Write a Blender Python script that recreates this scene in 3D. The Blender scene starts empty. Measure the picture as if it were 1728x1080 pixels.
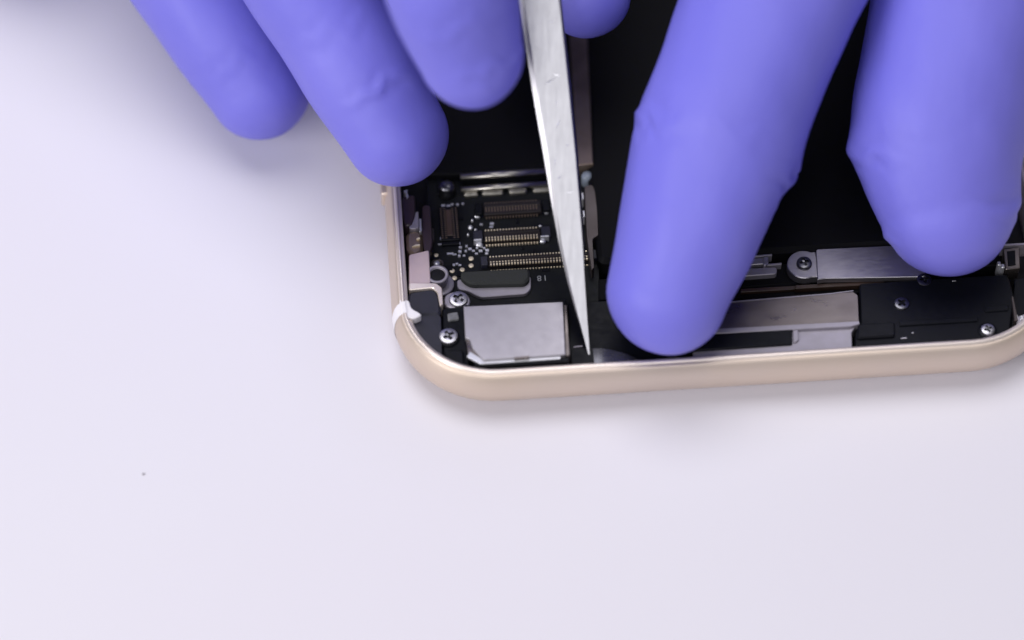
import bpy, bmesh, math, random
import numpy as np
from mathutils import Vector, Matrix

random.seed(4)
S = 0.001                      # all shapes below are written in millimetres
scene = bpy.context.scene
col = scene.collection

# ------------------------------------------------------------------ camera
EL, DIST = math.radians(55), 300.0
cam_d = bpy.data.cameras.new('camera')
cam = bpy.data.objects.new('camera', cam_d)
col.objects.link(cam)
cam.location = (11.255*S, (12.147 - DIST*math.cos(EL))*S, DIST*math.sin(EL)*S)
cam.rotation_euler = (math.pi/2 - EL, 0, 0)
cam_d.sensor_width = 36
cam_d.lens = 36*4990/1728
cam_d.clip_start = 0.01
cam_d.clip_end = 20
cam_d.dof.use_dof = True
cam_d.dof.focus_distance = 0.298
cam_d.dof.aperture_fstop = 9.5
scene.camera = cam

# ------------------------------------------------------------------ light
world = bpy.data.worlds.new('World')
scene.world = world
world.use_nodes = True
bg = world.node_tree.nodes['Background']
bg.inputs[0].default_value = (0.93, 0.93, 1.0, 1)
bg.inputs[1].default_value = 0.12

def area(name, loc, target, size, power, colour):
    d = bpy.data.lights.new(name, 'AREA')
    d.shape = 'DISK'
    d.size = size*S
    d.energy = power
    d.color = colour
    o = bpy.data.objects.new(name, d)
    col.objects.link(o)
    o.location = Vector(loc)*S
    o.rotation_euler = (Vector(target) - Vector(loc)).to_track_quat('-Z', 'Y').to_euler()
    return o

area('softbox_overhead', (-50, 165, 545), (20, 20, 0), 440, 2.15, (0.985, 0.97, 1.0))
area('softbox_side', (-430, -330, 320), (20, 20, 0), 320, 2.0, (1.0, 0.975, 1.0))
area('softbox_front', (-40, -480, 500), (20, 20, 0), 420, 1.2, (0.97, 0.97, 1.0))

scene.view_settings.view_transform = 'Standard'
scene.view_settings.look = 'None'
scene.view_settings.exposure = -0.04
scene.view_settings.gamma = 1
scene.render.engine = 'CYCLES'
scene.cycles.max_bounces = 8
scene.cycles.use_denoising = True

# ------------------------------------------------------------------ materials
def mat(name, colour, rough=0.5, metal=0.0, spec=0.5, noise=None, bump=None, coat=0.0, sss=None, sheen=0.0,
        vary=None, aniso=None):
    """noise=(scale per mm, roughness spread) bump=(scale per mm, strength, distance mm, stretch) vary=(scale, second colour)"""
    m = bpy.data.materials.new(name)
    m.use_nodes = True
    nt = m.node_tree
    b = nt.nodes['Principled BSDF']
    b.inputs['Base Color'].default_value = (*colour, 1)
    b.inputs['Roughness'].default_value = rough
    b.inputs['Metallic'].default_value = metal
    b.inputs['Specular IOR Level'].default_value = spec
    b.inputs['Coat Weight'].default_value = coat
    b.inputs['Coat Roughness'].default_value = 0.12
    if sheen:
        b.inputs['Sheen Weight'].default_value = sheen
        b.inputs['Sheen Roughness'].default_value = 0.4
    if sss:
        b.inputs['Subsurface Weight'].default_value = sss[0]
        b.inputs['Subsurface Radius'].default_value = (0.4, 0.4, 1.0)
        b.inputs['Subsurface Scale'].default_value = sss[1]*S
    tc = nt.nodes.new('ShaderNodeTexCoord')
    def tex(scale, stretch=(1, 1, 1), detail=4):
        mp = nt.nodes.new('ShaderNodeMapping')
        mp.inputs['Scale'].default_value = [k*scale/S for k in stretch]
        n = nt.nodes.new('ShaderNodeTexNoise')
        n.inputs['Scale'].default_value = 1.0
        n.inputs['Detail'].default_value = detail
        nt.links.new(tc.outputs['Object'], mp.inputs['Vector'])
        nt.links.new(mp.outputs[0], n.inputs['Vector'])
        return n
    if noise:
        n = tex(noise[0], noise[2] if len(noise) > 2 else (1, 1, 1))
        mr = nt.nodes.new('ShaderNodeMapRange')
        mr.inputs['From Min'].default_value = 0.3
        mr.inputs['From Max'].default_value = 0.7
        mr.inputs['To Min'].default_value = max(0.03, rough - noise[1])
        mr.inputs['To Max'].default_value = min(1, rough + noise[1])
        nt.links.new(n.outputs[0], mr.inputs[0])
        nt.links.new(mr.outputs[0], b.inputs['Roughness'])
    if vary:
        n = tex(vary[0], vary[2] if len(vary) > 2 else (1, 1, 1))
        mx = nt.nodes.new('ShaderNodeMix')
        mx.data_type = 'RGBA'
        mr = nt.nodes.new('ShaderNodeMapRange')
        mr.inputs['From Min'].default_value = 0.35
        mr.inputs['From Max'].default_value = 0.65
        nt.links.new(n.outputs[0], mr.inputs[0])
        nt.links.new(mr.outputs[0], mx.inputs[0])
        mx.inputs[6].default_value = (*colour, 1)
        mx.inputs[7].default_value = (*vary[1], 1)
        nt.links.new(mx.outputs[2], b.inputs['Base Color'])
    if bump:
        n = tex(bump[0], bump[3] if len(bump) > 3 else (1, 1, 1))
        bp = nt.nodes.new('ShaderNodeBump')
        bp.inputs['Strength'].default_value = bump[1]
        bp.inputs['Distance'].default_value = bump[2]*S
        nt.links.new(n.outputs[0], bp.inputs['Height'])
        nt.links.new(bp.outputs[0], b.inputs['Normal'])
    return m

M = {}
M['table'] = mat('white_tabletop', (0.765, 0.75, 0.815), 0.55, spec=0.25, vary=(0.015, (0.76, 0.735, 0.805)), bump=(1.2, 0.15, 0.05))
M['gold'] = mat('gold_anodised_aluminium', (0.70, 0.575, 0.47), 0.44, 0.5, bump=(9, 0.15, 0.02), vary=(0.06, (0.67, 0.565, 0.49)))
M['gold_edge'] = mat('polished_gold_edge', (0.82, 0.72, 0.66), 0.3, 0.5)
M['pink'] = mat('machined_pink_aluminium', (0.66, 0.52, 0.52), 0.5, 0.45, vary=(0.5, (0.60, 0.48, 0.50)))
M['floor'] = mat('black_well', (0.008, 0.008, 0.011), 0.6, spec=0.2)
M['pcb'] = mat('black_circuit_board', (0.006, 0.007, 0.0095), 0.5, spec=0.16, vary=(0.6, (0.009, 0.010, 0.011)), noise=(2, 0.12))
M['black'] = mat('black_plastic', (0.004, 0.0045, 0.0075), 0.42, spec=0.14, noise=(1.5, 0.1))
M['soft'] = mat('matte_black_film', (0.0045, 0.0045, 0.006), 0.65, spec=0.1, bump=(0.35, 0.2, 0.2))
M['navy'] = mat('dark_blue_black_gasket', (0.020, 0.020, 0.034), 0.48, spec=0.35, noise=(0.8, 0.12))
M['gloss'] = mat('glossy_black_tape', (0.13, 0.13, 0.15), 0.25, 0.75, spec=0.8, noise=(0.9, 0.06))
M['foam'] = mat('charcoal_foam', (0.040, 0.042, 0.042), 0.9, spec=0.15, bump=(7, 0.8, 0.08))
M['steel'] = mat('brushed_steel', (0.43, 0.41, 0.445), 0.48, 0.75, noise=(1.3, 0.05), bump=(6, 0.3, 0.02), vary=(0.9, (0.405, 0.385, 0.42)))
M['steel_dark'] = mat('smudged_steel', (0.20, 0.175, 0.17), 0.35, 0.9, noise=(0.4, 0.12, (0.8, 1.5, 1)), vary=(0.35, (0.165, 0.143, 0.138), (0.8, 1.4, 1)), bump=(0.5, 0.10, 0.12, (1, 1.5, 1)))
M['chrome'] = mat('bright_steel', (0.75, 0.74, 0.78), 0.2, 1.0)
M['tin'] = mat('tinned_shield', (0.42, 0.40, 0.36), 0.3, 1.0)
M['screw'] = mat('screw_steel', (0.50, 0.49, 0.52), 0.36, 1.0, noise=(6, 0.08))
M['screw_dark'] = mat('dark_screw_steel', (0.14, 0.14, 0.155), 0.3, 1.0)
M['lav'] = mat('satin_nickel', (0.35, 0.325, 0.38), 0.5, 0.5, vary=(0.9, (0.32, 0.30, 0.34)))
M['brown'] = mat('brown_flex', (0.035, 0.020, 0.014), 0.4, vary=(0.7, (0.05, 0.028, 0.02)))
M['amber'] = mat('amber_plastic', (0.016, 0.012, 0.013), 0.45, spec=0.3)
M['tan'] = mat('tan_metal', (0.34, 0.26, 0.20), 0.35, 0.7, vary=(0.5, (0.26, 0.20, 0.15)))
M['plum'] = mat('plum_flex', (0.035, 0.022, 0.03), 0.4)
M['goldpad'] = mat('gold_pad', (0.80, 0.70, 0.52), 0.4, 0.4)
M['contact'] = mat('gold_contact', (0.76, 0.65, 0.47), 0.35, 0.6)
M['contact_dim'] = mat('dull_contact', (0.15, 0.11, 0.085), 0.45, 0.5)
M['solder'] = mat('solder', (0.62, 0.62, 0.66), 0.35, 0.7)
M['white'] = mat('white_antenna_plastic', (0.92, 0.89, 0.92), 0.4)
M['print'] = mat('white_print', (0.30, 0.31, 0.32), 0.6)
M['strip'] = mat('brownish_steel_strip', (0.11, 0.095, 0.095), 0.42, 0.7, vary=(0.25, (0.075, 0.062, 0.062)))
M['bead'] = mat('blue_grey_bead', (0.24, 0.28, 0.34), 0.35)
M['glove'] = mat('violet_nitrile', (0.188, 0.180, 0.71), 0.48, spec=0.38, sss=(0.08, 0.8), bump=(0.6, 0.18, 0.25), vary=(0.06, (0.21, 0.198, 0.735)))
M['tool'] = mat('worn_stainless', (0.375, 0.37, 0.39), 0.33, 1.0, noise=(1.0, 0.03, (3, 0.35, 0.35)), bump=(3.0, 0.06, 0.006, (4, 0.5, 0.5)), vary=(1.4, (0.355, 0.35, 0.37), (1, 0.7, 0.7)))
M['clip'] = mat('dull_tin_clip', (0.30, 0.285, 0.25), 0.42, 0.8, vary=(1.5, (0.18, 0.17, 0.15)))
M['brushed'] = mat('brushed_bracket_steel', (0.42, 0.40, 0.44), 0.38, 0.9, noise=(1.6, 0.06, (0.7, 2.5, 1)), vary=(2.0, (0.385, 0.365, 0.405), (0.6, 2, 1)), bump=(3.5, 0.15, 0.012, (0.8, 2, 1)))
M['scratch'] = mat('bright_scratch', (0.80, 0.80, 0.83), 0.3, 1.0)
M['dust'] = mat('dust', (0.16, 0.14, 0.15), 0.9)

# ------------------------------------------------------------------ mesh helpers (mm)
def link(name, me, m, parent=None, smooth=False):
    if m is not None and not me.materials:
        me.materials.append(m)
    if smooth:
        for p in me.polygons:
            p.use_smooth = True
    o = bpy.data.objects.new(name, me)
    col.objects.link(o)
    if parent:
        o.parent = parent
    return o

def mesh(name, v, f, m, parent=None, smooth=False):
    me = bpy.data.meshes.new(name)
    me.from_pydata([(a*S, b*S, c*S) for a, b, c in v], [], f)
    bm = bmesh.new()
    bm.from_mesh(me)
    bmesh.ops.recalc_face_normals(bm, faces=bm.faces)
    bm.to_mesh(me)
    bm.free()
    return link(name, me, m, parent, smooth)

def ccw(p):
    a = sum(p[i][0]*p[(i+1) % len(p)][1] - p[(i+1) % len(p)][0]*p[i][1] for i in range(len(p)))
    return list(p) if a > 0 else list(p)[::-1]

def inset(p, d):
    out = []
    n = len(p)
    for i in range(n):
        a, b, c = Vector(p[i-1]), Vector(p[i]), Vector(p[(i+1) % n])
        e1, e2 = (b-a).normalized(), (c-b).normalized()
        n1, n2 = Vector((-e1.y, e1.x)), Vector((-e2.y, e2.x))
        k = n1 + n2
        L = max(0.35, 1 + n1.dot(n2))
        q = b + k*(d/L)
        out.append((q.x, q.y))
    return out

def rounded(p, r, n=5):
    p = ccw(p)
    out = []
    N = len(p)
    rs = r if isinstance(r, (list, tuple)) else [r]*N
    for i in range(N):
        a, b, c = Vector(p[i-1]), Vector(p[i]), Vector(p[(i+1) % N])
        rr = min(rs[i], (a-b).length*0.45, (c-b).length*0.45)
        if rr < 0.01:
            out.append((b.x, b.y))
            continue
        s, e = b + (a-b).normalized()*rr, b + (c-b).normalized()*rr
        for k in range(n+1):
            t = k/n
            q = s*(1-t)**2 + b*2*t*(1-t) + e*t*t
            out.append((q.x, q.y))
    return out

def prism_vf(p, z0, z1, bev=0.06, zfun=None):
    p = ccw(p)
    n = len(p)
    top = p
    while bev > 0.004:
        top = inset(p, bev)
        if all((Vector(top[i]) - Vector(top[i-1])).dot(Vector(p[i]) - Vector(p[i-1])) > 0 for i in range(n)):
            break
        bev *= 0.7
    rings = [(p, z0), (p, z1-bev)] + ([(top, z1)] if bev else [])
    v = []
    for q, z in rings:
        for x, y in q:
            v.append((x, y, z + (zfun(x, y) if zfun and z > z0 else 0)))
    f = []
    for k in range(len(rings)-1):
        for i in range(n):
            j = (i+1) % n
            f.append((k*n+i, k*n+j, (k+1)*n+j, (k+1)*n+i))
    f.append(tuple(range((len(rings)-1)*n, len(rings)*n)))
    f.append(tuple(range(n-1, -1, -1)))
    return v, f

PW, PL, PR = 67.1, 138.3, 10.2
def keep_inside(p, m=1.55):
    """keep a fitting's outline inside the phone's inner wall"""
    out = []
    for x, y in p:
        x, y = min(max(x, m), PW-m), min(max(y, m), PL-m)
        cx, cy = min(max(x, PR), PW-PR), min(max(y, PR), PL-PR)
        d = math.hypot(x-cx, y-cy)
        if d > PR-m:
            x, y = cx + (x-cx)*(PR-m)/d, cy + (y-cy)*(PR-m)/d
        if not out or math.hypot(x-out[-1][0], y-out[-1][1]) > 0.004:
            out.append((x, y))
    if math.hypot(out[0][0]-out[-1][0], out[0][1]-out[-1][1]) < 0.004:
        out.pop()
    return out

def prism(name, p, z0, z1, m, parent, bev=0.06, zfun=None):
    if name not in ('aerial_tab', 'inner_well'):
        p = keep_inside(p)
    v, f = prism_vf(p, z0, z1, bev, zfun)
    return mesh(name, v, f, m, parent)

def rect(x0, y0, x1, y1):
    return [(x0, y0), (x1, y0), (x1, y1), (x0, y1)]

def boxes_vf(bs):
    v, f = [], []
    for (x0, y0, z0, x1, y1, z1) in bs:
        k = len(v)
        v += [(x0, y0, z0), (x1, y0, z0), (x1, y1, z0), (x0, y1, z0), (x0, y0, z1), (x1, y0, z1), (x1, y1, z1), (x0, y1, z1)]
        f += [tuple(k+i for i in q) for q in ((3, 2, 1, 0), (4, 5, 6, 7), (0, 1, 5, 4), (1, 2, 6, 5), (2, 3, 7, 6), (3, 0, 4, 7))]
    return v, f

def lathe_vf(prof, cx=0, cy=0, n=32):
    v, f = [], []
    for r, z in prof:
        for i in range(n):
            a = 2*math.pi*i/n
            v.append((cx + r*math.cos(a), cy + r*math.sin(a), z))
    for k in range(len(prof)-1):
        for i in range(n):
            j = (i+1) % n
            f.append((k*n+i, k*n+j, (k+1)*n+j, (k+1)*n+i))
    f.append(tuple(range(n-1, -1, -1)))
    f.append(tuple(range((len(prof)-1)*n, len(prof)*n)))
    return v, f

def lathe(name, prof, cx, cy, m, parent, n=32, smooth=True):
    v, f = lathe_vf(prof, cx, cy, n)
    o = mesh(name, v, f, m, parent, smooth)
    return o

def tag(o, label, cat, group=None, kind=None):
    o['label'] = label
    if cat:
        o['category'] = cat
    if group:
        o['group'] = group
    if kind:
        o['kind'] = kind
    return o

# ------------------------------------------------------------------ table
tv, tf = [], []
N = 12
for i in range(N+1):
    for j in range(N+1):
        tv.append((-1000 + 2000*i/N, -800 + 2000*j/N, 0))
for i in range(N):
    for j in range(N):
        a = i*(N+1)+j
        tf.append((a, a+N+1, a+N+2, a+1))
table = mesh('table_surface', tv, tf, M['table'])
tag(table, 'smooth white tabletop under the phone', 'table', kind='structure')

# ------------------------------------------------------------------ phone
phone = bpy.data.objects.new('smartphone', None)
phone.empty_display_size = 0.01
col.objects.link(phone)
phone.rotation_euler = (0, 0, math.radians(4.29))
tag(phone, 'opened gold smartphone without its screen, circuit board and black internals bare', 'smartphone')

def ring(ins, seg=14):
    r = max(0.2, PR - ins)
    pts = []
    for cx, cy, a0 in ((PW-ins-r, ins+r, -90), (PW-ins-r, PL-ins-r, 0), (ins+r, PL-ins-r, 90), (ins+r, ins+r, 180)):
        for k in range(seg+1):
            a = math.radians(a0 + 90*k/seg)
            # slightly squarer than a circle
            pts.append((cx + r*math.cos(a), cy + r*math.sin(a)))
    return pts

# outer half-round edge, polished lip, inner ledge, inner wall, floor
prof = []
Rz = 3.4
for k in range(15):
    a = math.radians(-90 + k*9.0*135/126)
    prof.append((Rz - Rz*math.cos(a), Rz + Rz*math.sin(a)))
OUT = [q for q in prof if q[1] < 5.85]
def shell(name, rings, m, parent, capb=False, capt=False, smooth=True):
    v, f = [], []
    n = None
    for ins, z in rings:
        r = ring(ins)
        n = len(r)
        v += [(x, y, z) for x, y in r]
    for k in range(len(rings)-1):
        for i in range(n):
            j = (i+1) % n
            f.append((k*n+i, k*n+j, (k+1)*n+j, (k+1)*n+i))
    if capb:
        f.append(tuple(range(n-1, -1, -1)))
    if capt:
        f.append(tuple(range((len(rings)-1)*n, len(rings)*n)))
    return mesh(name, v, f, m, parent, smooth)

lip_i, lip_z = OUT[-1]
housing = shell('housing', OUT + [(lip_i+0.02, lip_z-0.3), (1.6, lip_z-0.3), (1.62, 1.0)], M['gold'], phone, capb=True, capt=True)
housing['label'] = 'gold anodised outer shell'
lip = shell('rim', [(lip_i-0.06, lip_z-0.06), (lip_i+0.05, lip_z+0.08), (lip_i+0.22, lip_z+0.12), (lip_i+0.34, lip_z+0.06), (lip_i+0.36, lip_z-0.35)], M['gold_edge'], housing)
ledge = shell('ledge', [(lip_i+0.36, lip_z-0.26), (1.62, lip_z-0.26), (1.68, lip_z-0.32), (1.70, 1.1)], M['gold_edge'], housing)
floor = prism('inner_well', inset(ccw(ring(1.65)), 0.0), 0.9, 1.3, M['floor'], phone, bev=0)

# ---- circuit board and its fittings
BZ = 3.0
prism('circuit_board', [(4.62, 27.78), (22.27, 27.79), (20.91, 10.33), (6.03, 11.08), (3.82, 14.19), (3.81, 20.17)], BZ-0.8, BZ, M['pcb'], phone, bev=0.05)
# black shielded part of the board further back
prism('shield_cover', [(6.64, 47.63), (21.48, 47.36), (20.74, 26.89), (6.95, 27.30), (4.51, 27.48)], BZ, 4.0, M['soft'], phone, bev=0.15)
prism('side_film', [(1.43, 65.14), (23.43, 64.38), (21.49, 47.38), (6.20, 48.02)], BZ-0.5, 3.4, M['soft'], phone, bev=0.1)

def bar(name, p, q, r, z, m, parent, n=12):
    """round rail along p-q"""
    p, q = Vector(p), Vector(q)
    d = (q-p).normalized()
    nn = Vector((-d.y, d.x))
    v, f = [], []
    for e, ends in ((p, 1), (q, 1)):
        for i in range(n):
            a = 2*math.pi*i/n
            w = e + nn*r*math.cos(a)
            v.append((w.x, w.y, z + r*0.8*math.sin(a)))
    for i in range(n):
        j = (i+1) % n
        f.append((i, j, n+j, n+i))
    f += [tuple(range(n-1, -1, -1)), tuple(range(n, 2*n))]
    return mesh(name, v, f, m, parent, True)

a, b = [(7.96, 26.91), (17.67, 26.96)]
bar('shield_rail', a, b, 0.40, 3.95, M['tin'], phone)
a, b = [(7.94, 25.60), (17.88, 25.70)]
bar('shield_rail', a, b, 0.34, 3.55, M['tin'], phone)
for q in ([(8.17, 25.50), (9.64, 25.55), (9.72, 24.92), (8.25, 24.88)], [(10.01, 25.52), (12.35, 25.58), (12.29, 24.88), (10.09, 24.90)],
          [(12.77, 25.47), (14.79, 25.47), (14.62, 24.86), (12.90, 24.84)], [(15.29, 25.51), (17.57, 25.57), (17.51, 24.88), (15.36, 24.89)]):
    prism('grounding_clip', rounded(q, 0.25, 3), BZ, 3.45 + random.uniform(-.05, .08), M['clip'], phone, bev=0.15)

# domed post
(px, py), = [(6.47, 25.63)]
lathe('domed_post', [(0.95, BZ), (0.95, 3.2), (0.85, 3.45), (0.82, 4.0), (0.72, 4.3), (0.5, 4.45), (0.2, 4.5), (0.02, 4.5)], px, py, M['screw_dark'], phone)
q = [(5.53, 27.48), (6.21, 27.59), (6.08, 25.43), (5.40, 25.32)]
prism('post_base', rounded(q, 0.2, 3), BZ, 3.3, M['black'], phone)

# ---- board connectors: body, contact rows, end caps
def connector(x0, x1, y, rows, pitch, depth, body_m, contact_m, caps, top=3.7):
    o = prism('board_connector', rounded(rect(x0-0.25, y-depth/2, x1+0.25, y+depth/2), 0.1, 2), BZ, top-0.15, body_m, phone, bev=0.06)
    prism('connector_rib', rect(x0-0.1, y+depth*0.12, x1+0.1, y+depth*0.32), top-0.2, top-0.05, M['amber'] if body_m is M['amber'] else M['black'], o, bev=0.04)
    bs = []
    n = int((x1-x0)/pitch)
    for dy, w, zt in rows:
        for i in range(n+1):
            x = x0 + i*pitch
            bs.append((x-pitch*0.23, y+dy-w/2, max(BZ, zt-0.2), x+pitch*0.23, y+dy+w/2, zt))
    v, f = boxes_vf(bs)
    c = mesh('contacts', v, f, contact_m, o)
    c['kind'] = 'stuff'
    for cx, cw, m in caps:
        prism('end_cap', rounded(rect(cx-cw/2, y-depth*0.5, cx+cw/2, y+depth*0.5), 0.1, 2), BZ, top+0.05, m, o, bev=0.06)
    return o

(ax, ay), (bx, by) = [(10.32, 22.88), (15.75, 22.86)]
connector(ax, bx, (ay+by)/2, [(0.78, 0.16, 3.5), (0.1, 0.3, 3.6), (-0.25, 0.3, 3.6), (-0.92, 0.2, 3.3)], 0.305, 1.45, M['amber'], M['contact_dim'], [(ax-0.75, 0.7, M['black']), (bx+0.75, 0.7, M['black'])])
(ax, ay), (bx, by) = [(10.08, 19.40), (15.42, 19.46)]
connector(ax, bx, (ay+by)/2, [(0.66, 0.17, 3.62), (-0.30, 0.15, 3.66), (-0.60, 0.19, 3.68), (-1.0, 0.2, 3.3)], 0.305, 1.3, M['amber'], M['contact'], [(ax-0.8, 0.95, M['navy']), (bx+0.8, 0.95, M['navy'])])
(ax, ay), (bx, by) = [(10.33, 16.16), (20.11, 16.25)]
connector(ax, bx, (ay+by)/2, [(0.52, 0.16, 3.62), (-0.12, 0.12, 3.6), (-0.46, 0.19, 3.66), (-0.88, 0.1, 3.15)], 0.305, 1.1, M['amber'], M['contact'], [(ax-0.65, 0.7, M['navy']), (bx+0.65, 0.7, M['navy'])])
# the upright connector
(ax, ay), (bx, by) = [(6.45, 19.53), (6.50, 23.25)]
o = prism('board_connector', rounded(rect(ax-0.95, ay-0.3, ax+0.95, by+0.3), 0.15, 2), BZ, 3.5, M['black'], phone)
prism('connector_rib', rect(ax-0.3, ay+0.2, ax+0.3, by-0.2), 3.45, 3.62, M['brown'], o, bev=0.04)
bs = []
for i in range(15):
    y = ay + (by-ay)*i/14
    for dx in (-0.78, 0.78, -0.42, 0.42):
        bs.append((ax+dx-0.1, y-0.05, BZ, ax+dx+0.1, y+0.05, 3.53))
v, f = boxes_vf(bs)
mesh('contacts', v, f, M['contact_dim'], o)['kind'] = 'stuff'
prism('connector_lip', rect(ax-0.9, ay-0.75, ax+0.9, ay-0.35), BZ, 3.35, M['black'], o)

# bright solder lugs around the connectors
def lug(px, py, w, h, z=3.35, m='solder'):
    n = 14
    p = [(px + w/2*math.cos(2*math.pi*i/n), py + h/2*math.sin(2*math.pi*i/n)) for i in range(n)]
    prism('solder_lug', p, BZ, z, M[m], phone, bev=min(w, h)*0.3)
for (px, py), w, h in zip([(9.42, 22.26), (16.50, 22.26), (9.35, 18.63), (15.83, 18.59), (8.60, 20.95), (9.12, 20.53), (15.74, 20.49), (8.29, 19.99), (16.51, 19.37), (8.84, 21.77)],
                          [0.62, 0.6, 0.75, 0.62, 0.5, 0.3, 0.35, 0.25, 0.2, 0.25], [0.38, 0.3, 0.42, 0.36, 0.5, 0.2, 0.22, 0.3, 0.35, 0.25]):
    lug(px, py, w, h)
for (px, py), w in zip([(9.19, 18.83), (16.03, 18.77)], (0.8, 0.85)):
    prism('cap_trim', rect(px-w/2, py-0.09, px+w/2, py+0.09), BZ, 3.86, M['solder'], phone, bev=0.03)
# tiny chip components, too small to pick apart
bs = []
for (px, py) in [(8.02, 18.57), (8.36, 18.25), (8.70, 18.00), (9.08, 18.27), (9.42, 17.87), (9.81, 18.21), (10.09, 17.89), (7.92, 17.98), (8.98, 17.60), (7.31, 18.93), (7.40, 18.47), (7.31, 17.95), (10.00, 17.52), (9.52, 18.46), (5.32, 19.08), (7.17, 19.54), (5.54, 19.74), (6.45, 19.60), (6.15, 17.81), (6.45, 17.79), (6.75, 17.69), (7.21, 17.43), (7.70, 17.47), (9.71, 21.25), (10.81, 21.24), (10.72, 20.87), (5.99, 23.97), (6.53, 23.85), (6.91, 24.06), (7.45, 23.94), (6.13, 23.27), (6.60, 16.36), (6.91, 16.41), (7.20, 16.31), (8.01, 24.05)]:
    w, h = random.uniform(.10, .2), random.uniform(.08, .15)
    bs.append((px-w, py-h, BZ, px+w, py+h, BZ+random.uniform(.08, .22)))
v, f = boxes_vf(bs)
mesh('chip_components', v, f, M['solder'], phone)['kind'] = 'stuff'
bs = []
for i in range(46):
    (x0, y0), (x1, y1) = [(4.64, 14.79), (21.37, 23.36)]
    px, py = random.uniform(x0, x1), random.uniform(y0, y1)
    w, h = random.choice(((.25, .14), (.14, .25), (.4, .3)))
    bs.append((px-w, py-h, BZ-.02, px+w, py+h, BZ+random.uniform(.05, .2)))
v, f = boxes_vf(bs)
mesh('dark_components', v, f, M['black'], phone)['kind'] = 'stuff'
for px, py in [(4.88, 17.72), (8.40, 17.08), (8.34, 16.19), (7.41, 15.74), (6.38, 15.67), (6.56, 14.76)]:
    lathe('test_pad', [(0.27, BZ), (0.27, BZ+0.04), (0.2, BZ+0.07), (0.02, BZ+0.07)], px, py, M['goldpad'], phone, 16)
(px, py), = [(4.93, 16.67)]
lathe('ring_pad', [(0.66, BZ), (0.66, BZ+0.05), (0.5, BZ+0.05), (0.48, BZ+.01), (0.02, BZ+.01)], px, py, M['strip'], phone, 24)
lathe('solder_bump', [(0.36, BZ), (0.36, BZ+0.15), (0.25, BZ+0.28), (0.02, BZ+0.3)], px-0.05, py-0.05, M['solder'], phone, 18)

# hollow standoff
(px, py), = [(4.82, 14.21)]
o = lathe('hollow_standoff', [(1.0, BZ), (1.0, 4.3), (1.12, 4.35), (1.14, 4.62), (1.08, 4.7), (0.86, 4.7), (0.80, 4.62), (0.78, 4.4), (0.02, 4.4)], px, py, M['lav'], phone)
lathe('bore_shade', [(0.79, 4.38), (0.79, 4.45), (0.77, 4.46), (0.02, 4.44)], px, py, M['floor'], o, 24)  # dark disc in the hollow: shade of a deep hole put in as colour
lathe('standoff_base', [(1.45, BZ), (1.45, 3.25), (1.38, 3.32), (1.02, 3.32)], px+0.2, py-0.25, M['lav'], o)

# foam strip over a satin plate
prism('satin_plate', rounded([(6.77, 14.27), (14.27, 14.15), (14.14, 12.53), (13.62, 11.99), (9.07, 11.89), (8.38, 12.30), (7.82, 12.79), (6.76, 13.09)], 0.4, 4), BZ, 3.45, M['lav'], phone, bev=0.06)
v, f = prism_vf(rounded([(7.24, 14.76), (14.13, 14.69), (14.09, 13.36), (13.56, 12.81), (7.96, 13.08), (7.13, 14.03)], 0.6, 4), 3.4, 4.2, 0.2)
mesh('foam_strip', v, f, M['foam'], phone)

# upside-down printed number on the board
def lettering(name, body, size, cx, cy, z, m, parent, rz=math.pi):
    c = bpy.data.curves.new(name, 'FONT')
    c.body = body
    c.size = size*S
    c.align_x, c.align_y = 'CENTER', 'CENTER'
    c.extrude = 0.01*S
    c.space_character = 1.25
    t = bpy.data.objects.new(name, c)
    col.objects.link(t)
    dg = bpy.context.evaluated_depsgraph_get()
    me = bpy.data.meshes.new_from_object(t.evaluated_get(dg))
    bpy.data.objects.remove(t)
    o = link(name, me, m, parent)
    o.location = (cx*S, cy*S, z*S)
    o.rotation_euler = (0, 0, rz)
    return o
(px, py), = [(15.41, 14.12)]
lettering('printed_number', '18', 0.95, px, py, BZ+0.02, M['print'], phone)

# ---- screws (head with a real cross recess)
def screw_mesh(r, m, name):
    v, f = [], []
    nr, ns = 13, 56
    for k in range(nr+1):
        t = k/nr
        for i in range(ns):
            a = 2*math.pi*i/ns
            x, y = t*r*math.cos(a), t*r*math.sin(a)
            z = 0.30 - 0.10*t**4 - (0.12 if t > 0.97 else 0)
            u, w = abs(x), abs(y)
            arm = (max(u, w) < 0.56*r and min(u, w) < 0.17*r)
            d = 0
            if t < 0.22:
                d = 0.40
            elif arm:
                d = 0.34*(1-t*0.5)
            z -= d*r/0.8
            v.append((x, y, z))
    for i in range(ns):
        a = 2*math.pi*i/ns
        v.append((r*math.cos(a), r*math.sin(a), -0.25))
    for k in range(nr+1):
        for i in range(ns):
            j = (i+1) % ns
            f.append((k*ns+i, k*ns+j, (k+1)*ns+j, (k+1)*ns+i))
    me = bpy.data.meshes.new(name)
    me.from_pydata([(x*S, y*S, z*S) for x, y, z in v], [], f)
    me.materials.append(m)
    me.materials.append(M['screw_dark'])
    for p in me.polygons:
        c = p.center
        u, w = abs(c.x)/S, abs(c.y)/S
        if (max(u, w) < 0.58*r and min(u, w) < 0.18*r) or math.hypot(u, w) < 0.24*r:
            p.material_index = 1  # recess faces take darker steel, the shade of the cross put into colour
    return me
SM = screw_mesh(0.95, M['screw'], 'screw')
SD = screw_mesh(0.78, M['screw_dark'], 'screw')
SP = screw_mesh(0.70, M['screw'], 'screw')
def screw(x, y, z, me, rz=0.4, label=None):
    o = link('screw', me, None, phone)
    o.location = (x*S, y*S, z*S)
    o.rotation_euler = (0.0, 0, rz)
    if label:
        o['label'] = label
    return o

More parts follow.
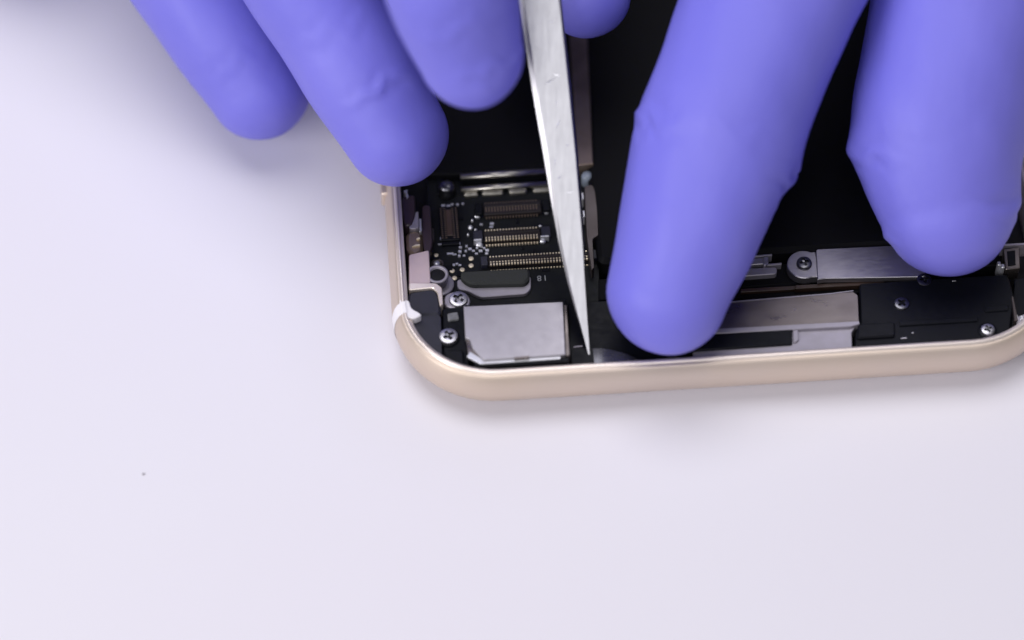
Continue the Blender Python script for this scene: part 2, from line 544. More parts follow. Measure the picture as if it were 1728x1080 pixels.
# ---- corner: gasket pieces, bracket and aerial band
CZ = 4.9
prism('corner_gasket', rounded([(1.16, 8.29), (1.68, 9.19), (4.87, 9.10), (4.66, 3.82), (3.29, 4.41), (2.20, 5.71), (1.51, 7.19)], [0.2, 0.2, 0.2, 0.1, 0.6, 1.2, 1.0], 5), 2.0, CZ, M['navy'], phone, bev=0.12)
prism('upper_gasket', rounded([(1.38, 9.94), (1.84, 11.94), (4.35, 12.20), (4.88, 11.13), (4.92, 8.95), (2.27, 8.94), (1.94, 9.47)], 0.5, 4), 2.0, 5.1, M['navy'], phone, bev=0.25)
prism('pink_bracket', rounded([(1.90, 12.89), (4.62, 12.69), (5.17, 12.06), (5.17, 10.02), (4.81, 9.90), (4.67, 11.52), (4.23, 12.13), (1.85, 12.02)], 0.2, 4), 3.2, 5.28, M['gold_edge'], phone, bev=0.08)
prism('wall_block', rounded([(2.10, 16.79), (4.16, 17.23), (4.09, 13.02), (1.88, 12.89)], 0.25, 3), 1.2, 4.75, M['pink'], phone, bev=0.08)
prism('button_cup', rounded([(1.90, 17.70), (1.95, 19.79), (2.76, 20.26), (3.58, 19.82), (3.57, 17.42), (2.69, 16.74)], 0.8, 5), 1.2, 4.4, M['tan'], phone, bev=0.3)
prism('button_flex', rounded([(3.84, 23.14), (4.62, 23.08), (4.57, 18.17), (4.13, 16.71), (3.68, 17.19), (3.58, 19.75)], 0.4, 4), 1.2, 4.5, M['plum'], phone, bev=0.12)
prism('wall_pad', rounded([(1.77, 23.99), (3.12, 24.19), (3.03, 21.61), (2.54, 20.28), (1.93, 20.25), (1.72, 21.86)], 0.4, 4), 2.0, 5.0, M['plum'], phone, bev=0.12)
prism('silver_tab', rounded([(2.67, 21.71), (3.37, 22.19), (3.31, 20.07), (2.87, 19.88), (2.28, 20.00)], 0.2, 3), 2.0, 4.85, M['lav'], phone, bev=0.08)
prism('spring_contact', rounded([(3.37, 21.28), (3.61, 21.26), (3.58, 19.67), (3.33, 19.54)], 0.12, 3), 3.0, 4.75, M['solder'], phone, bev=0.06)
prism('spring_contact', rounded([(2.99, 18.96), (3.36, 19.01), (3.35, 18.79), (2.98, 18.74)], 0.08, 3), 3.0, 4.62, M['goldpad'], phone, bev=0.05)
prism('spring_contact', rounded([(2.45, 17.88), (2.89, 18.15), (3.31, 18.12), (3.30, 17.97), (2.88, 17.92)], 0.05, 2), 3.0, 4.6, M['goldpad'], phone, bev=0.03)
prism('spring_contact', rounded([(1.99, 24.66), (2.42, 24.78), (2.34, 24.40), (2.49, 23.93), (2.29, 23.56), (2.20, 24.18)], 0.08, 2), 3.0, 5.15, M['solder'], phone, bev=0.04)
prism('spring_contact', rounded([(4.59, 20.88), (4.83, 20.86), (4.80, 19.35), (4.61, 19.21)], 0.08, 2), 2.8, 3.5, M['strip'], phone, bev=0.04)

# white aerial band: wraps the rounded edge, with a tab on the inside
(bx0, by0), = [(0.96, 9.48)]
def band(name, y0, w, m, proud=0.025, ins0=None):
    pts = [(i-proud, z) for i, z in OUT if z > 0.8] + [(lip_i+0.02, lip_z+0.13), (lip_i+0.36, lip_z+0.15)]
    if ins0:
        pts += ins0
    v, f = [], []
    for i, z in pts:
        off = -0.55*max(0, (5.2-z))/2.0
        for yy in (y0-w/2+off, y0+off, y0+w/2+off):
            r = PR - i
            x = i if yy >= PR else PR - math.sqrt(max(0.1, r*r - (PR-yy)**2))
            v.append((x, yy, z))
    for k in range(len(pts)-1):
        f += [(3*k, 3*k+1, 3*k+4, 3*k+3), (3*k+1, 3*k+2, 3*k+5, 3*k+4)]
    return mesh(name, v, f, m, phone, True)
band('aerial_band', by0, 1.4, M['white'])
prism('aerial_tab', rounded([(0.84, 10.54), (1.78, 10.39), (1.96, 9.37), (2.64, 8.88), (2.97, 8.50), (2.24, 8.12), (1.43, 8.33), (0.93, 8.87)], [0.15, 0.15, 0.3, 0.5, 0.4, 0.4, 0.2, 0.2], 4), 3.5, 5.82, M['white'], phone, bev=0.1)
# side button end peeping out below the fingertip
(sx, sy), = [(0.06, 24.80)]
v, f = prism_vf(rounded(rect(-0.35, sy, 0.5, sy+9), 0.3, 4), 2.6, 4.6, 0.35)
mesh('side_button', v, f, M['gold'], phone)

# ---- camera corner
CAMZ = 5.75
prism('camera_bracket', rounded([(5.04, 10.02), (7.42, 10.13), (7.27, 2.55), (5.43, 3.11), (4.78, 3.87)], 0.35, 4), 2.0, 4.6, M['black'], phone, bev=0.12)
prism('bracket_foot', rounded([(4.77, 4.53), (6.87, 4.37), (6.80, 2.46), (5.53, 2.70), (4.87, 3.31)], 0.4, 4), 2.0, 5.35, M['black'], phone, bev=0.2)
prism('clear_clip', rounded([(5.52, 9.12), (6.53, 9.26), (6.65, 8.38), (5.52, 8.25)], 0.15, 3), 4.5, 4.95, mat('smoked_clip', (0.10, 0.10, 0.11), 0.25, vary=(1.2, (0.2, 0.2, 0.21))), phone, bev=0.15)
(px, py), = [(5.46, 6.32)]
lathe('screw_seat', [(1.1, 4.5), (1.1, 4.72), (1.0, 4.78), (0.02, 4.78)], px, py, M['black'], phone)
screw(px, py, 4.85, SM, 0.5, 'bright silver cross-head screw')
(px, py), = [(6.70, 10.92)]
tab = prism('screw_tab', rounded([(px-1.45, py-0.45), (px-1.3, py+0.75), (px-0.3, py+1.15), (px+0.8, py+0.95), (px+1.25, py), (px+1.0, py-0.9), (px+0.2, py-1.2), (px-0.7, py-0.95)], 0.5, 4), 3.2, 4.55, M['lav'], phone, bev=0.1)
screw(px+0.03, py-0.02, 4.62, SM, 0.9)

# camera module: black body, folded steel can, bright flange along the front
can_out = [(7.14, 9.27), (17.06, 9.10), (16.75, 2.75), (8.69, 2.72), (7.68, 4.14), (7.46, 5.29), (7.06, 5.47)]
body = prism('camera_module', rounded([(7.28, 9.86), (17.42, 9.75), (17.12, 2.88), (8.44, 2.54), (7.17, 3.70)], 0.15, 3), 1.6, 5.2, M['black'], phone, bev=0.1)
prism('flange', rounded([(7.10, 3.43), (8.38, 2.42), (16.26, 2.46), (16.30, 2.88), (8.65, 2.96), (7.43, 3.97)], [0.05, 0.1, 0.05, 0.05, 0.1, 0.05], 3), 5.15, 5.47, M['solder'], body, bev=0.1)
prism('corner_trim', rounded([(7.13, 5.67), (7.53, 5.50), (7.69, 4.35), (8.65, 3.00), (8.46, 2.80), (7.24, 3.74)], 0.05, 2), 5.1, 5.44, M['steel_dark'], body, bev=0.04)
prism('can', rounded(can_out, [0.15, 0.15, 0.2, 0.1, 0.1, 0.1, 0.1], 3), 5.1, CAMZ, M['steel'], body, bev=0.12)
prism('side_wall', rounded([(17.11, 8.98), (17.46, 8.96), (17.24, 2.88), (16.76, 2.85)], 0.1, 2), 3.0, 5.4, M['steel_dark'], body, bev=0.08)
prism('notch', rounded([(11.73, 2.81), (13.19, 2.85), (13.18, 2.63), (11.72, 2.60)], 0.05, 2), 5.3, 5.8, M['steel_dark'], body, bev=0.03)
prism('front_cover', [(7.75, 2.67), (17.11, 2.67), (17.06, 2.18), (7.72, 2.25)], 2.0, 5.35, M['black'], phone, bev=0.1)

# ---- black flex area and glossy tape between the camera and the bar
prism('flex_plate', rounded([(17.67, 10.37), (33.95, 10.39), (32.90, 2.44), (17.25, 2.76)], 0.3, 3), 1.6, 3.7, M['black'], phone, bev=0.1)
def tape_z(x, y):
    return 0
tv, tf = [], []
pts = [(17.62, 4.39), (19.62, 4.39), (20.69, 4.52), (21.97, 4.35), (23.09, 3.70), (24.47, 2.74), (17.46, 2.56)]
prism('flex_tape', rounded([(17.51, 4.47), (19.63, 4.52), (19.81, 2.59), (17.34, 2.56)], 0.1, 2), 3.6, 4.15, M['black'], phone, bev=0.05)
# a curled piece of glossy tape: swept strip that catches the light
(x0, y0), (x1, y1) = [(19.63, 2.54), (23.98, 3.77)]
n = 16
for k in range(n+1):
    t = k/n
    x = x0 + (x1-x0)*t
    z = 4.28 + 0.05*math.sin(t*9) - 1.2*max(0, t-0.55)**2
    w = 1.9 - 1.5*t*t
    for s in range(5):
        u = s/4
        tv.append((x, y0 - 0.15 + w*u, z - 0.10*u*u))
for k in range(n):
    for s in range(4):
        a = k*5+s
        tf.append((a, a+5, a+6, a+1))
mesh('curled_tape', tv, tf, M['gloss'], phone, True)
prism('tape_edge', [(17.76, 4.66), (18.65, 4.74), (18.64, 4.63), (17.75, 4.56)], 4.0, 4.25, M['lav'], phone, bev=0.02)

# ---- silver bar with black rubber slot (right of the fingertip)
prism('bar_top', rounded([(30.03, 8.15), (33.91, 8.30), (46.19, 8.69), (46.60, 8.22), (46.24, 4.84), (29.64, 4.58)], 0.15, 3), 3.0, 5.0, M['steel_dark'], phone, bev=0.1)
prism('bar_edge', rounded([(29.69, 5.15), (46.24, 4.99), (46.25, 4.63), (45.33, 4.41), (29.63, 4.58)], 0.06, 2), 4.2, 5.14, M['lav'], phone, bev=0.05)
prism('bar_face', rounded([(29.67, 4.75), (45.95, 4.75), (45.36, 3.93), (45.13, 1.88), (29.36, 1.92)], 0.1, 2), 3.0, 4.75, M['lav'], phone, bev=0.05)
prism('rubber_strip', rounded([(28.47, 4.70), (39.51, 4.59), (39.28, 2.82), (28.26, 2.72)], 0.15, 3), 4.6, 5.05, M['black'], phone, bev=0.14)
prism('strip_end', rounded([(39.56, 4.55), (40.10, 4.58), (39.99, 3.30), (39.66, 3.04), (39.43, 3.06)], 0.1, 3), 4.6, 4.98, M['lav'], phone, bev=0.05)
prism('front_gap', [(40.37, 1.85), (45.20, 1.85), (45.18, 1.71), (40.35, 1.71)], 4.7, 5.2, M['black'], phone, bev=0.0)
prism('adhesive_line', [(30.04, 8.23), (33.92, 8.37), (43.78, 8.62), (46.20, 8.80), (46.19, 8.73), (43.77, 8.51), (33.91, 8.26), (30.03, 8.12)], 4.9, 5.06, M['lav'], phone, bev=0.0)

# ---- lobed bracket with dark screw
(px, py), = [(41.83, 12.84)]
lobe = [(px + 1.72*math.cos(a), py + 1.72*math.sin(a)) for a in [math.radians(60 + 10*k) for k in range(24)]]
br = prism('lobed_bracket', lobe + [(px+1.35, py-1.6), (px+1.35, py+1.5)], 3.4, 4.4, M['brushed'], phone, bev=0.08)
prism('bracket_arm', rounded([(43.22, 14.38), (44.12, 14.38), (54.26, 14.22), (53.64, 10.18), (43.62, 10.71), (42.89, 10.62)], [0.1, 0.1, 0.1, 0.1, 0.2, 0.2], 3), 4.0, 4.72, M['brushed'], br, bev=0.08)
screw(px, py+0.02, 4.5, SD, 0.2, 'small dark screw in a silver bracket')
prism('copper_flex', rounded([(40.69, 10.70), (49.70, 10.61), (49.63, 10.18), (40.63, 10.26)], 0.1, 2), 3.0, 3.9, M['brown'], phone, bev=0.05)
prism('copper_flex', rounded([(35.21, 10.88), (40.73, 10.84), (40.67, 10.40), (35.15, 10.45)], 0.1, 2), 3.0, 3.6, M['brown'], phone, bev=0.05)
prism('flex_bed', rounded([(31.23, 12.73), (49.48, 13.59), (48.92, 9.77), (30.92, 9.95)], 0.1, 2), 1.6, 3.2, M['soft'], phone, bev=0.05)
# small metal bits beside it
prism('metal_link', rounded([(35.88, 14.40), (38.79, 14.48), (38.76, 14.26), (35.86, 14.18)], 0.05, 2), 3.2, 4.3, M['lav'], phone, bev=0.04)
prism('metal_link', rounded([(35.67, 14.04), (38.09, 14.16), (37.99, 13.35), (35.58, 13.31)], 0.1, 2), 3.2, 4.2, M['steel'], phone, bev=0.1)
prism('metal_link', rounded([(37.83, 14.11), (38.38, 14.14), (38.29, 13.40), (37.93, 12.98), (37.70, 13.07)], 0.1, 2), 3.2, 4.4, M['steel'], phone, bev=0.08)
prism('metal_link', rounded([(38.19, 13.41), (39.64, 13.45), (39.61, 13.22), (38.16, 13.18)], 0.05, 2), 3.2, 4.1, M['lav'], phone, bev=0.04)
prism('nickel_pill', rounded([(35.74, 13.07), (39.11, 13.04), (39.00, 12.16), (35.63, 12.11)], 0.35, 6), 3.2, 4.0, M['lav'], phone, bev=0.08)

# ---- black module in the far corner of the phone
prism('black_module', rounded([(46.99, 9.87), (62.02, 9.92), (62.25, 7.12), (61.09, 1.78), (57.00, 1.45), (49.68, 1.50), (45.35, 1.75), (45.73, 4.01), (46.41, 5.04)], 0.35, 4), 1.6, 4.7, M['black'], phone, bev=0.15)
prism('module_step', rounded([(46.10, 4.71), (49.78, 4.72), (49.58, 3.01), (45.74, 3.01)], 0.3, 4), 4.5, 5.05, M['black'], phone, bev=0.3)
prism('module_ridge', rounded([(50.27, 4.79), (58.12, 4.78), (58.03, 4.28), (50.19, 4.29)], 0.1, 3), 4.5, 4.9, M['black'], phone, bev=0.15)
prism('module_step', rounded([(59.04, 5.98), (61.43, 6.01), (61.32, 5.37), (58.93, 5.33)], 0.1, 3), 4.5, 4.88, M['black'], phone, bev=0.12)
(px, py), = [(50.85, 7.03)]
screw(px, py, 4.62, SD, 0.7, 'small dark screw in the black module')
(px, py), = [(58.84, 3.11)]
lathe('screw_seat', [(0.95, 4.4), (0.95, 4.78), (0.85, 4.84), (0.02, 4.84)], px, py, M['black'], phone)
screw(px, py, 4.85, SP, 0.3, 'bright screw in the black module near the corner')
(px, py), = [(53.56, 9.82)]
screw(px, py, 4.55, SD, 0.1)
(px, py), = [(49.94, 3.20)]
for (qx, qy), w in zip([(51.39, 3.41), (50.41, 2.84), (56.51, 9.41)], (.12, .3, .2)):
    prism('glint_clip', rounded(rect(qx-w, qy-.06, qx+w, qy+.06), .04, 2), 4.6, 4.82, M['screw'], phone, bev=0.03)

# right wall hardware
prism('square_clip', rounded([(62.10, 12.96), (63.75, 13.06), (63.37, 10.49), (61.90, 10.38)], 0.15, 3), 3.0, 4.8, M['steel_dark'], phone, bev=0.2)
prism('square_window', [(62.40, 12.60), (63.26, 12.69), (63.00, 10.85), (62.20, 10.76)], 4.6, 4.86, M['black'], phone, bev=0.03)
prism('clip_rail', rounded([(61.97, 13.42), (66.21, 13.40), (66.17, 13.18), (61.93, 13.20)], 0.04, 2), 3.0, 5.0, M['lav'], phone, bev=0.04)
for i, q in enumerate([(61.37, 11.16), (61.66, 10.76), (61.97, 4.52), (62.47, 4.34), (62.16, 3.57), (61.62, 2.89)]):
    prism('pin_clip', rounded(rect(q[0]-.18, q[1]-.25, q[0]+.18, q[1]+.25), .12, 3), 3.0, 4.9 + .1*(i % 2), M['solder'], phone, bev=0.1)
prism('wall_rail', rounded([(61.88, 6.93), (62.05, 6.92), (62.03, 4.02), (61.66, 3.97)], 0.05, 2), 3.0, 5.0, M['strip'], phone, bev=0.05)
prism('corner_fill', [(62.76, 9.64), (68.06, 9.61), (66.22, 2.82), (61.45, 2.10)], 1.6, 4.2, M['black'], phone, bev=0.1)
prism('corner_plate', rounded([(62.04, 4.66), (64.71, 4.97), (64.42, 3.33), (61.81, 2.67)], 0.3, 3), 3.0, 4.8, M['lav'], phone, bev=0.1)

# ---- battery and the strip beside it
(ax, ay), (bx, by) = [(21.07, 12.48), (62.83, 14.55)]
prism('battery', rounded(rect(ax, by, 62.5, 112), 1.0, 4), 1.4, 4.6, M['soft'], phone, bev=0.5)
prism('battery_tab', rounded([(35.28, 16.92), (47.41, 16.84), (47.29, 15.94), (35.16, 15.95)], 0.3, 3), 1.6, 4.2, M['black'], phone, bev=0.2)
prism('flex_bed', [(21.05, 13.35), (62.99, 14.53), (62.57, 12.09), (20.82, 10.78)], 1.4, 3.3, M['soft'], phone, bev=0.1)
prism('side_strip', rounded([(21.24, 54.41), (23.18, 54.43), (21.71, 26.89), (20.10, 26.77)], 0.2, 3), 2.0, 4.9, mat('long_strip', (0.34, 0.27, 0.25), 0.36, 0.8, vary=(0.12, (0.17, 0.13, 0.125), (1, 1, 1))), phone, bev=0.2)
prism('strip_end_line', [(20.05, 26.86), (21.71, 26.96), (21.70, 26.77), (20.03, 26.66)], 4.0, 4.97, M['tan'], phone, bev=0.02)
(px, py), = [(21.01, 25.85)]
lathe('round_bead', [(0.62, 2.5), (0.62, 4.1), (0.5, 4.4), (0.25, 4.52), (0.02, 4.55)], px, py, M['bead'], phone)
prism('side_plate', rounded([(20.56, 24.27), (21.43, 24.43), (21.72, 22.95), (21.44, 17.81), (20.81, 17.55), (20.65, 13.84), (20.33, 13.64), (20.22, 17.75)], 0.3, 3), 2.0, 4.6, M['strip'], phone, bev=0.15)
for (px, py), h in zip([(20.29, 23.21), (20.21, 20.92)], (.9, .8)):
    prism('spring_contact', rounded(rect(px-.1, py-h/2, px+.12, py+h/2), .1, 3), 2.8, 4.4, M['solder'], phone, bev=0.06)

# ------------------------------------------------------------------ pointed metal tool
def tool():
    # centre line from the tip up and back; local frame: across = u, thickness = w
    tip = Vector([(18.9, 4.9, 4.0)][0])
    top = Vector([(14.0, 31.4, 27.0)][0])
    d = (top-tip).normalized()
    L = (top-tip).length
    up = Vector((0, 0, 1))
    across = d.cross(up).normalized()
    nrm = across.cross(d).normalized()
    if nrm.z < 0:
        nrm = -nrm
    nrm = (Matrix.Rotation(math.radians(-9), 3, d) @ nrm)
    across = d.cross(nrm).normalized()
    if across.x < 0:
        across = -across
    root = bpy.data.objects.new('pointed_metal_tool', None)
    root.empty_display_size = 0.01
    col.objects.link(root)
    # (distance from tip, left half width, right half width, thickness)
    st = [(0, .07, .07, .30), (1.5, .26, .20, .5), (4, .62, .38, .8), (7.5, 1.10, .66, 1.0), (11, 1.42, .98, 1.15), (14.5, 1.58, 1.22, 1.25),
          (20, 1.74, 1.55, 1.3), (27, 1.98, 1.82, 1.4), (L, 2.05, 2.05, 1.5), (60, 2.6, 2.6, 1.6), (85, 3.6, 3.6, 1.7), (110, 4.6, 4.6, 1.7), (128, 4.2, 4.2, 1.6), (131, 3.0, 3.0, 1.2)]
    v, f = [], []
    for t, a, b, h in st:
        c = tip + d*t
        be = min(a, b)*0.3
        be = min(be, 0.5)
        sec = [(-a, -h), (-a, -h*0.16), (-a+be, 0), (b-be*0.45, 0), (b, -h*0.25), (b, -h)]
        for x, z in sec:
            q = c + across*x + nrm*z
            v.append(tuple(q))
    n = 6
    for k in range(len(st)-1):
        for i in range(n):
            j = (i+1) % n
            f.append((k*n+i, k*n+j, (k+1)*n+j, (k+1)*n+i))
    f.append(tuple(range(n-1, -1, -1)))
    f.append(tuple(range((len(st)-1)*n, len(st)*n)))
    b = mesh('blade', v, f, M['tool'], root)
    # worn scratches and a burr across the face
    def scratch(t, x, ln, ang, w):
        c = tip + d*t + across*x + nrm*0.012
        e = (d*math.cos(ang) + across*math.sin(ang))
        s = e.cross(nrm).normalized()
        vv = [c - e*ln, c + s*w + nrm*0.02, c + e*ln, c - s*w + nrm*0.02]
        mesh('scratch', [tuple(q) for q in vv], [(0, 1, 2, 3)], M['scratch'], b)
    for t, x, ln, ang, w in ((27.5, -0.1, 0.75, 1.25, .05), (28.0, 0.6, .5, 1.9, .04), (23.2, .1, .6, .5, .03), (33.2, .9, .45, 1.3, .04), (18, -.5, .4, 1.0, .03),
                             (19.6, -.7, .5, .3, .03), (16.4, .3, .45, 1.6, .03), (30.8, -.9, .4, -.8, .03), (25.3, .2, .3, .2, .03), (21, .7, .25, .9, .03)):
        scratch(t, x, ln, ang, w)
    return tag(root, 'pointed silver metal prying tool held over the circuit board', 'hand tool')
tool()

# ------------------------------------------------------------------ gloved hands
def catmull(P, per=8):
    P = [np.array(p, float) for p in P]
    out = []
    for i in range(len(P)-1):
        p0 = P[i-1] if i else 2*P[0]-P[1]
        p1, p2 = P[i], P[i+1]
        p3 = P[i+2] if i+2 < len(P) else 2*P[-1]-P[-2]
        for k in range(per):
            t = k/per
            out.append(0.5*((2*p1) + (-p0+p2)*t + (2*p0-5*p1+4*p2-p3)*t*t + (-p0+3*p1-3*p2+p3)*t**3))
    out.append(P[-1])
    return np.array(out)

def tube_vf(nodes, n=32, flat=0.92, tip_long=1.0):
    """nodes: (x, y, z, r) from fingertip to wrist; rounded ends"""
    c = catmull(nodes)
    seg = np.concatenate(([0], np.cumsum(np.linalg.norm(np.diff(c[:, :3], axis=0), axis=1))))
    u = np.linspace(0, seg[-1], int(seg[-1]/1.5)+2)
    c = np.stack([np.interp(u, seg, c[:, k]) for k in range(4)], axis=1)
    for _ in range(14):
        c[1:-1] = 0.5*c[1:-1] + 0.25*(c[:-2] + c[2:])
    v, f = [], []
    rings = []
    P, R = c[:, :3], c[:, 3]
    T = np.gradient(P, axis=0)
    T /= np.linalg.norm(T, axis=1)[:, None]
    # hemispherical start cap
    for k in range(8):
        a = math.pi/2*(1 - (k+0.6)/8.6)
        rings.append((P[0] - T[0]*R[0]*math.sin(a)*tip_long, T[0], R[0]*math.cos(a)))
    for p, t, r in zip(P, T, R):
        rings.append((p, t, r))
    for k in range(6):
        a = math.pi/2*(k+1)/6.6
        rings.append((P[-1] + T[-1]*R[-1]*math.sin(a), T[-1], R[-1]*math.cos(a)))
    for p, t, r in rings:
        side = np.cross(t, (0, 0, 1.0))
        side /= np.linalg.norm(side)
        up = np.cross(side, t)
        for i in range(n):
            a = 2*math.pi*i/n
            q = p + side*r*math.cos(a) + up*r*flat*math.sin(a)
            v.append(tuple(q))
    m = len(rings)
    for k in range(m-1):
        for i in range(n):
            j = (i+1) % n
            f.append((k*n+i, k*n+j, (k+1)*n+j, (k+1)*n+i))
    f.append(tuple(range(n-1, -1, -1)))
    f.append(tuple(range((m-1)*n, m*n)))
    return v, f

def blob_vf(c, r, stretch=(1, 1, 1)):
    v, f = lathe_vf([(math.sin(math.pi*(k+.5)/9)*1.0, -math.cos(math.pi*(k+.5)/9)) for k in range(9)], 0, 0, 16)
    return [(c[0]+x*r*stretch[0], c[1]+y*r*stretch[1], c[2]+z*r*stretch[2]) for x, y, z in v], f

def hand(name, tubes, bumps, creases, voxel=0.5, smooth_it=6):
    V, F = [], []
    for v, f in tubes:
        k = len(V)
        V += v
        F += [tuple(k+i for i in q) for q in f]
    tmp = mesh('tmp', V, F, None)
    rm = tmp.modifiers.new('r', 'REMESH')
    rm.mode = 'VOXEL'
    rm.voxel_size = voxel*S
    sm = tmp.modifiers.new('s', 'SMOOTH')
    sm.factor = 0.5
    sm.iterations = smooth_it
    dg = bpy.context.evaluated_depsgraph_get()
    me = bpy.data.meshes.new_from_object(tmp.evaluated_get(dg))
    old = tmp.data
    bpy.data.objects.remove(tmp)
    bpy.data.meshes.remove(old)
    me.name = name
    n = len(me.vertices)
    co = np.empty(n*3)
    me.vertices.foreach_get('co', co)
    co = co.reshape(-1, 3)/S
    no = np.empty(n*3)
    me.vertices.foreach_get('normal', no)
    no = no.reshape(-1, 3)
    disp = np.zeros(n)
    # loose-glove unevenness (broad) and folds at the joints
    disp += 0.10*np.sin(co[:, 0]*0.33+1.3)*np.sin(co[:, 1]*0.41+co[:, 2]*0.37)
    disp += 0.05*np.sin(co[:, 0]*0.9+co[:, 2]*0.7)*np.sin(co[:, 1]*0.8-co[:, 2]*0.5+.4)
    for c, axis, amp, wl, ext_a, ext_r in creases:
        axis = np.array(axis, float)
        axis /= np.linalg.norm(axis)
        d = co - np.array(c)
        t = d @ axis
        rad = np.linalg.norm(d - np.outer(t, axis), axis=1)
        wob = 0.7*np.sin(rad*0.9 + co[:, 0]*0.8) + 0.35*np.sin(co[:, 0]*2.1+co[:, 2]*1.7)
        disp += amp*np.cos(2*math.pi*(t+wob)/wl)*np.exp(-(t/ext_a)**2)*np.exp(-(rad/ext_r)**2)
    for c, amp, ext in bumps:
        d = np.linalg.norm(co - np.array(c), axis=1)
        disp += amp*np.exp(-np.sqrt((d/ext)**2 + 0.15))*1.4
    co = co + no*disp[:, None]
    me.vertices.foreach_set('co', (co*S).ravel())
    me.materials.clear()
    o = link(name, me, M['glove'], None, True)
    return o

def node(p, r):
    return (*p, r)

# hand holding the tool (three fingers in view, thumb behind the tool)
Cn = [(7.4, 21.5, 30.5), (6.9, 22.8, 32.2), (6.1, 24.4, 35.0), (4.4, 27.6, 40.5)]
Dn = [(-0.4, 25.6, 13.4), (-2.1, 27.8, 15.2), (-4.7, 31.3, 18.0), (-8.2, 36.0, 21.8), (-13.0, 42.4, 26.6)]
En = [(-15.1, 36.2, 7.6), (-16.8, 38.7, 9.4), (-20.3, 43.7, 13.0), (-25.4, 50.8, 17.5)]
Tn = [(18.8, 39.5, 19.0), (17.8, 46.2, 22.0)]
wrist1 = np.array((-62.0, 185.0, 62.0))
def chain(ns, rs, knuckles, krs):
    return [node(p, r) for p, r in zip(ns, rs)] + [node(p, r) for p, r in zip(knuckles, krs)]
tubes = [
    tube_vf(chain(Cn, (5.2, 5.7, 6.2, 6.7), [(-2, 79, 58), (-14, 112, 68), tuple(wrist1 + (14, 0, 0))], (7.4, 11, 17))),
    tube_vf(chain(Dn, (5.4, 5.9, 5.9, 6.2, 6.6), [(-30, 78, 47), (-38, 115, 62), tuple(wrist1)], (7.2, 11, 18))),
    tube_vf(chain(En, (5.4, 6.1, 6.9, 7.1), [(-46, 80, 38), (-58, 115, 54), tuple(wrist1 + (-12, 0, -4))], (7.2, 11, 17))),
    tube_vf([(-42, 61, 12.5, 6.5), (-48, 68, 18, 7.5), (-58, 86, 32, 8.5), (-74, 118, 46, 12), tuple(wrist1 + (-22, 0, -8)) + (15,)]),
    tube_vf(chain(Tn, (4.7, 5.8), [(14, 70, 31), (10, 92, 42), (-8, 135, 54), tuple(wrist1 + (10, 0, -6))], (7.6, 9, 13, 16))),
    tube_vf([tuple(wrist1) + (21,), (-80, 240, 68, 24), (-110, 330, 76, 30)]),
]
axD = np.array(Dn[0])-np.array(Dn[3])
axC = np.array(Cn[0])-np.array(Cn[3])
cr = [
    ([(0.1, 26.5, 21.0)][0], axD, 0.17, 3.6, 1.3, 4.2),
    ([(-2.4, 25.3, 21.0)][0], axD, 0.13, 2.6, 1.0, 3.0),
    ([(-6.4, 29.4, 24.0)][0], axD, 0.05, 3.0, 2.2, 5.0),
    ([(9.7, 17.0, 33.0)][0], axC, 0.26, 2.6, 1.1, 3.4),
    ([(5.6, 17.5, 38.0)][0], axC, 0.10, 3.0, 2.0, 4.5),
    ([(-17.9, 33.2, 14.0)][0], axD, 0.04, 3.0, 2.4, 5.0),
]
h1 = hand('gloved_hand', tubes, [], cr)
tag(h1, 'violet nitrile gloved hand gripping the pointed metal tool', 'gloved hand')

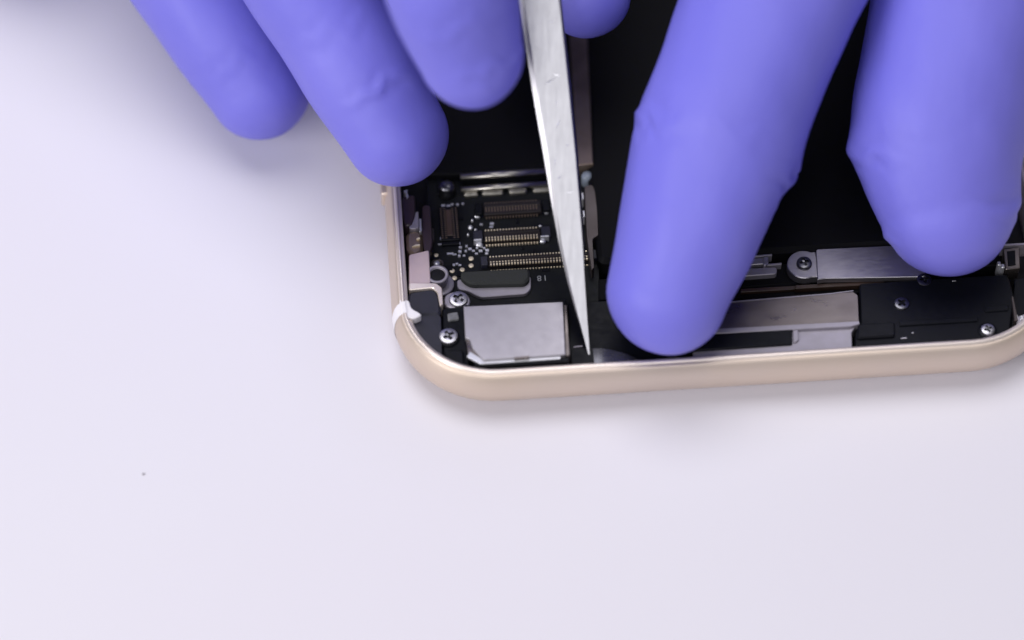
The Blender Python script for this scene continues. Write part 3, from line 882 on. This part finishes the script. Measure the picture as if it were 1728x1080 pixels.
# hand pressing the phone down (two fingers in view)
An = [(26.5, 8.0, 10.4), (27.2, 9.7, 11.6), (28.4, 13.0, 13.8), (30.2, 17.4, 16.8), (32.1, 22.1, 20.2), (36.4, 31.4, 27.0), (40.8, 39.9, 33.0)]
Bn = [(54.5, 17.8, 11.3), (53.9, 19.3, 12.4), (53.3, 21.2, 13.8), (53.6, 25.0, 16.6), (54.9, 29.8, 20.0), (56.3, 34.7, 23.2), (57.9, 42.2, 28.0)]
wrist2 = np.array((112.0, 190.0, 66.0))
tubes = [
    tube_vf(chain(An, (6.0, 6.6, 7.1, 7.7, 8.1, 8.5, 8.6), [(52, 84, 50), (70, 118, 62), tuple(wrist2 + (-14, 0, 0))], (9.2, 12, 17))),
    tube_vf(chain(Bn, (6.8, 7.8, 8.5, 8.9, 9.0, 9.1, 9.2), [(72, 84, 48), (86, 118, 60), tuple(wrist2)], (9.4, 12.5, 18))),
    tube_vf([(82, 40, 12, 6.5), (86, 52, 20, 7.5), (92, 70, 34, 8.2), (98, 90, 46, 9), (103, 118, 58, 12), tuple(wrist2 + (12, 0, -4)) + (17,)]),
    tube_vf([(103, 48, 10, 5.5), (106, 60, 18, 6.5), (110, 80, 34, 7.5), (116, 118, 52, 11), tuple(wrist2 + (20, 0, -8)) + (15,)]),
    tube_vf([(34, 92, 34, 7.5), (44, 108, 42, 8.5), (66, 140, 52, 12), tuple(wrist2 + (-16, 0, -8)) + (16,)]),
    tube_vf([tuple(wrist2) + (21,), (132, 245, 74, 24), (160, 330, 82, 30)]),
]
bumps = [([(23.3, 22.6, 20.2)][0], 0.75, 2.2), ([(38.8, 18.2, 16.5)][0], 0.8, 1.6), ([(44.5, 21.8, 15.5)][0], 1.7, 1.5), ([(61.0, 18.2, 13.0)][0], 0.7, 2.0)]
axA = np.array(An[0])-np.array(An[4])
axB = np.array(Bn[0])-np.array(Bn[4])
cr = [
    ([(37.5, 16.8, 17.0)][0], axA, 0.22, 1.9, 1.8, 3.5),
    ([(24.5, 20.6, 22.0)][0], axA, 0.20, 3.0, 1.8, 4.0),
    ([(31.7, 14.7, 28.0)][0], axA, 0.05, 3.6, 2.6, 6.0),
    ([(45.7, 19.8, 17.0)][0], axB, 0.13, 2.4, 1.6, 3.2),
    ([(48.2, 15.6, 9.0)][0], axB, 0.15, 2.0, 1.4, 3.0),
    ([(59.4, 16.2, 14.0)][0], axB, 0.20, 2.2, 1.6, 3.2),
    ([(52.3, 16.7, 25.0)][0], axB, 0.04, 3.6, 2.6, 6.0),
]
h2 = hand('gloved_hand', tubes, bumps, cr)
tag(h2, 'violet nitrile gloved hand with two fingers pressing down on the phone', 'gloved hand')

# ------------------------------------------------------------------ tiny speck on the table
(sx, sy, sz), = [(-24.8, -6.3, 0.1)]
v, f = blob_vf((0, 0, 0.07), 0.09, (1.6, 0.8, 0.8))
o = mesh('dust_speck', v, f, M['dust'])
o.location = (sx*S, sy*S, 0)
tag(o, 'tiny dark dust speck on the white tabletop', 'speck')
